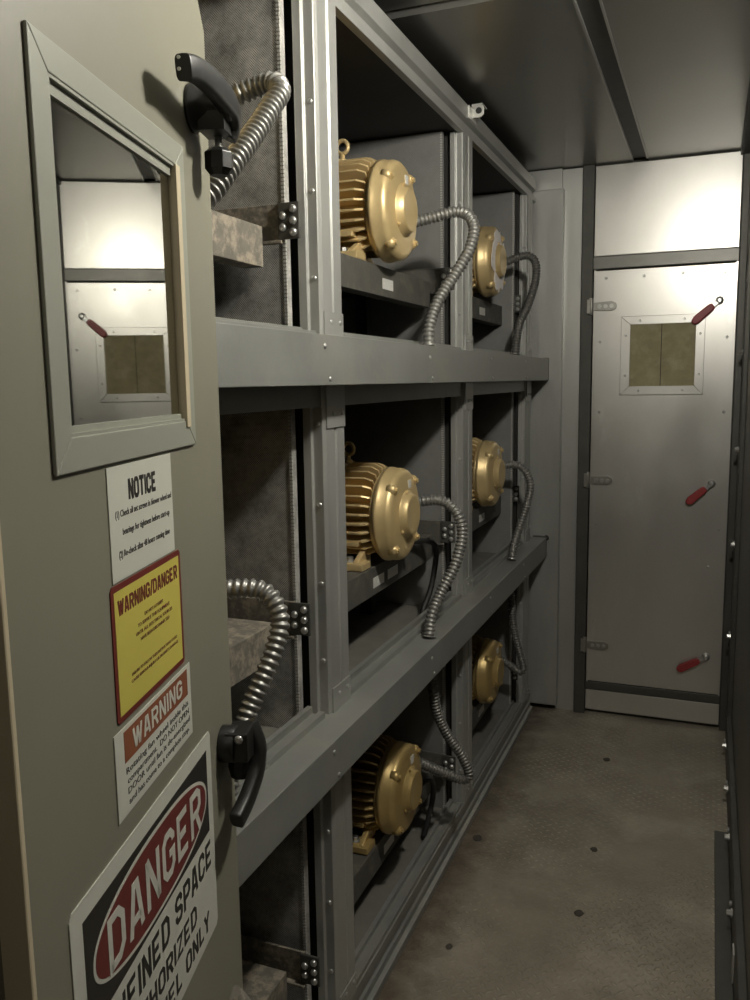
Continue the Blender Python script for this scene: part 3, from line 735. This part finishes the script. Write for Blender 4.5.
# ------------------------------------------------------------------ signs on the door
def text_bm(body, t_l, t_r, z_b, z_t, o, bold=0., thick=.0003, rot=0, font_h=None):
    cu = bpy.data.curves.new('t', 'FONT'); cu.body = body; cu.size = 1; cu.offset = bold; cu.resolution_u = 3
    to = bpy.data.objects.new('t', cu); C.objects.link(to)
    dg = bpy.context.evaluated_depsgraph_get(); me = bpy.data.meshes.new_from_object(to.evaluated_get(dg))
    bpy.data.objects.remove(to); bpy.data.curves.remove(cu)
    xs = [v.co.x for v in me.vertices]; x0, x1 = min(xs), max(xs)
    # cap height based scaling: measured over the flat capitals
    capb, capt = 0.0, .72
    bm = NB(); bm.from_mesh(me); bpy.data.meshes.remove(me)
    cs = 0.
    for v in bm.verts:
        a = (v.co.x-x0)/(x1-x0); b_ = (v.co.y-capb)/(capt-capb)
        v.co = D(t_l+(t_r-t_l)*a, z_b+(z_t-z_b)*b_, o)
    return bm
G = {  # block capitals as centre-line strokes on a 4 x 6 grid
'A': [[(.5, .0), (.5, 0), (1.55, 5.5), (2.45, 5.5), (3.5, 0)], [(.9, 1.6), (3.1, 1.6)]],
'C': [[(3.5, 4.0), (3.5, 4.7), (2.7, 5.5), (1.3, 5.5), (.5, 4.7), (.5, 1.3), (1.3, .5), (2.7, .5), (3.5, 1.3), (3.5, 2.0)]],
'D': [[(.5, .5), (2.5, .5), (3.5, 1.5), (3.5, 4.5), (2.5, 5.5), (.5, 5.5), (.5, .0)]],
'E': [[(3.5, .5), (.5, .5), (.5, 5.5), (3.5, 5.5)], [(.5, 3), (3, 3)]],
'F': [[(.5, 0), (.5, 5.5), (3.5, 5.5)], [(.5, 3), (3, 3)]],
'G': [[(3.5, 4.2), (3.5, 4.7), (2.7, 5.5), (1.3, 5.5), (.5, 4.7), (.5, 1.3), (1.3, .5), (2.7, .5), (3.5, 1.3), (3.5, 2.9), (2.2, 2.9)]],
'H': [[(.5, 0), (.5, 6)], [(3.5, 0), (3.5, 6)], [(.5, 3), (3.5, 3)]],
'I': [[(.5, 0), (.5, 6)]], 'L': [[(.5, 6), (.5, .5), (3.3, .5)]],
'N': [[(.5, 0), (.5, 6)], [(.5, 6), (3.5, 0)], [(3.5, 0), (3.5, 6)]],
'O': [[(2, 5.5), (1.3, 5.5), (.5, 4.7), (.5, 1.3), (1.3, .5), (2.7, .5), (3.5, 1.3), (3.5, 4.7), (2.7, 5.5), (2, 5.5)]],
'P': [[(.5, 0), (.5, 5.5), (2.7, 5.5), (3.5, 4.9), (3.5, 3.2), (2.7, 2.6), (.5, 2.6)]],
'R': [[(.5, 0), (.5, 5.5), (2.7, 5.5), (3.5, 4.9), (3.5, 3.4), (2.7, 2.8), (.5, 2.8)], [(2.1, 2.8), (3.5, 0)]],
'S': [[(3.5, 4.1), (3.5, 4.8), (2.8, 5.5), (1.2, 5.5), (.5, 4.8), (.5, 3.8), (1.2, 3.15), (2.8, 2.85), (3.5, 2.2), (3.5, 1.2), (2.8, .5), (1.2, .5), (.5, 1.2), (.5, 1.9)]],
'T': [[(0, 5.5), (4, 5.5)], [(2, 5.5), (2, 0)]],
'U': [[(.5, 6), (.5, 1.3), (1.3, .5), (2.7, .5), (3.5, 1.3), (3.5, 6)]],
'W': [[(.3, 6), (1.5, 0)], [(1.5, 0), (2.5, 5.6)], [(2.5, 5.6), (3.5, 0)], [(3.5, 0), (4.7, 6)]],
'Y': [[(.4, 6), (2, 2.8), (2, 0)], [(2, 2.8), (3.6, 6)]],
'Z': [[(.3, 5.5), (3.5, 5.5), (.5, .5), (3.7, .5)]], '/': [[(.2, -.3), (1.8, 6.3)]]}
GW = {'I': 1, 'W': 5, '/': 2, ' ': 1.8, 'L': 3.2}
def block_bm(body, t_l, t_r, z_b, z_t, o, sw=1.05):
    tot = sum(GW.get(c, 4) + .8 for c in body) - .8
    sx_, sz_ = (t_r-t_l)/tot, (z_t-z_b)/6; bm = NB(); x = 0
    for c in body:
        for st in G.get(c, ()):
            P = [Vector(p) for p in st]; P = [p for i, p in enumerate(P) if i == 0 or (p-P[i-1]).length > 1e-6]
            closed = (P[0]-P[-1]).length < 1e-6
            lo, hi = [], []
            for i, p in enumerate(P):
                a = (p-P[i-1]).normalized() if i else ((P[-1]-P[-2]).normalized() if closed else None)
                b_ = (P[i+1]-p).normalized() if i < len(P)-1 else ((P[1]-P[0]).normalized() if closed else None)
                a = a or b_; b_ = b_ or a
                n1, n2 = Vector((-a.y, a.x)), Vector((-b_.y, b_.x)); m_ = (n1+n2).normalized()
                k = min(1/max(m_.dot(n1), .3), 1.6)*sw/2
                lo.append(p-m_*k); hi.append(p+m_*k)
            for i in range(len(P)-1):
                q = [lo[i], lo[i+1], hi[i+1], hi[i]]
                bm.faces.new([bm.verts.new(D(t_l+(x+v.x)*sx_, z_b+min(max(v.y, -.3), 6.3)*sz_, o)) for v in q])
        x += GW.get(c, 4) + .8
    return bm
def join(bms):
    out = NB()
    for b_ in bms:
        me = bpy.data.meshes.new('j'); b_.to_mesh(me); b_.free(); out.from_mesh(me); bpy.data.meshes.remove(me)
    return out
def sign(name, label, ta, tb, za, zb, m, cham=0., corner=0):
    r = thing(name, label, 'sign', tuple(D((ta+tb)/2, za, .0)), RZ)
    c = cham
    poly = [(ta, za), (tb, za), (tb, zb), (ta, zb)] if not c else [(ta+c, za), (tb-c, za), (tb, za+c), (tb, zb-c), (tb-c, zb), (ta+c, zb), (ta, zb-c), (ta, za+c)]
    bm = NB(); prism(bm, poly, .0002, .0012, lambda a, b_, h: tuple(D(a, b_, h)))
    obj('sign_plate', bm, m, r); return r
def patch(bm, poly, o): bm.faces.new([bm.verts.new(D(a, b_, o)) for a, b_ in poly])
def rect(a, b_, c, d): return [(a, c), (b_, c), (b_, d), (a, d)]
O1, O2, O3, O4 = .0015, .0018, .0021, .0024
def letter(r, name, bms, m):
    b_ = join(bms); bmesh_obj = NB
    me = bpy.data.meshes.new(name); b_.transform(WM(r).inverted())
    # make normals face the corridor side (local -y)
    b_.normal_update()
    for f in b_.faces:
        if f.normal.y > 0: f.normal_flip()
    b_.to_mesh(me); b_.free(); me.materials.append(m)
    o = bpy.data.objects.new(name, me); C.objects.link(o); o.parent = r
    md = o.modifiers.new('solid', 'SOLIDIFY'); md.thickness = .0003; md.offset = -1
    return o
# NOTICE
s = sign('notice_sign', 'white NOTICE sign about set screws, directly below the door window', .776, .952, 1.356, 1.471, WHITE)
letter(s, 'lettering', [block_bm('NOTICE', .826, .902, 1.434, 1.455, O1, 1.35),
    text_bm('(1) Check all set screws in blower wheel and', .790, .948, 1.4195, 1.4265, O1, .012),
    text_bm('bearings for tightness before start-up', .806, .940, 1.4005, 1.4075, O1, .012),
    text_bm('(2) Re-check after 48 hours running time', .794, .938, 1.3785, 1.3855, O1, .012)], BLKINK)
# WARNING/DANGER
s = sign('warning_sign', 'yellow WARNING/DANGER sign with a dark red border, below the notice', .768, .968, 1.213, 1.3535, MAROON, .004)
bm = NB(); patch(bm, rect(.775, .961, 1.2195, 1.347), O1); letter(s, 'yellow_field', [bm], YEL)
letter(s, 'lettering', [block_bm('WARNING/DANGER', .783, .954, 1.3215, 1.3375, O2, 1.2)], MAROON)
letter(s, 'fine_print', [text_bm('DO NOT ATTEMPT', .850, .905, 1.3045, 1.3085, O2, .004), text_bm('TO SERVICE THIS EQUIPMENT', .830, .925, 1.2965, 1.3005, O2, .004),
    text_bm('UNTIL ALL ELECTRICAL SOURCES', .824, .932, 1.2885, 1.2925, O2, .004), text_bm('HAVE BEEN DISCONNECTED', .836, .922, 1.2805, 1.2845, O2, .004),
    text_bm('FAILURE TO FOLLOW THESE INSTRUCTIONS COULD', .808, .944, 1.2510, 1.2545, O2, .004),
    text_bm('CAUSE SERIOUS INJURY OR PROPERTY DAMAGE', .806, .946, 1.2440, 1.2475, O2, .004)], MAROON)
# WARNING rotating fan
s = sign('warning_sign', 'small white WARNING sign with an orange band about the rotating fan wheel', .757, .984, 1.114, 1.206, WHITE)
bm = NB(); patch(bm, rect(.779, .972, 1.1685, 1.2015), O1); letter(s, 'orange_band', [bm], ORANGE)
letter(s, 'heading', [block_bm('WARNING', .801, .952, 1.1745, 1.196, O2, 1.0)], WHITE)
letter(s, 'lettering', [text_bm('Rotating fan wheel inside this', .781, .972, 1.1555, 1.1625, O1, .004), text_bm('compartment.  DO NOT OPEN', .783, .973, 1.1445, 1.1515, O1, .004),
    text_bm('DOOR until fan is de-energized', .783, .975, 1.1335, 1.1405, O1, .004), text_bm('and has come to a complete stop.', .784, .972, 1.1220, 1.1290, O1, .004)], BLKINK)
# DANGER
s = sign('danger_sign', 'large black, red and white DANGER confined space sign low on the door', .645, 1.050, .808, 1.089, WHITE, .006)
bm = NB(); patch(bm, rect(.668, 1.031, .955, 1.068), O1); letter(s, 'black_field', [bm], BLKINK)
def ell(c, z, a, b_, o, n=64, e=2.3):
    bm = NB(); pts = []
    for k in range(n):
        q = 2*PI*k/n; cs, sn = math.cos(q), math.sin(q)
        pts.append((c+a*math.copysign(abs(cs)**(2/e), cs), z+b_*math.copysign(abs(sn)**(2/e), sn)))
    patch(bm, pts, o); return bm
letter(s, 'oval_outline', [ell(.853, 1.010, .171, .0505, O2)], WHITE)
letter(s, 'red_oval', [ell(.853, 1.010, .166, .0460, O3)], REDINK)
letter(s, 'heading', [block_bm('DANGER', .714, .998, .980, 1.038, O4, .95)], WHITE)
letter(s, 'lettering', [block_bm('CONFINED SPACE', .664, 1.034, .907, .942, O1, 1.1), block_bm('AUTHORIZED', .728, .966, .864, .891, O1, 1.1),
    block_bm('PERSONNEL ONLY', .680, 1.014, .824, .850, O1, 1.1)], BLKINK)

# ------------------------------------------------------------------ small debris on the floor
for i, (x, y, s_) in enumerate(((-.346, 3.384, .014), (-.309, 2.684, .012), (-.306, 2.323, .013), (-.69, 2.62, .016), (-.62, 2.05, .010))):
    bm = NB(); bmesh.ops.create_icosphere(bm, subdivisions=2, radius=s_)
    for v in bm.verts: v.co = Vector((v.co.x*random.uniform(.8, 1.2)+x, v.co.y*random.uniform(.8, 1.2)*1.2+y, max(v.co.z*.25, -.002)+.002))
    o = obj('debris_lump', bm, DIRT); origin_to(o, (x, y, 0))
    tag(o, ['dark round floor screw nearest the far door in the corridor', 'dark round floor screw in the middle of the tread plate', 'dark round floor screw in the middle foreground of the tread plate',
            'crumb of debris against the rack foot under the second post', 'crumb of debris by the rack bottom rail in the foreground'][i], 'debris')
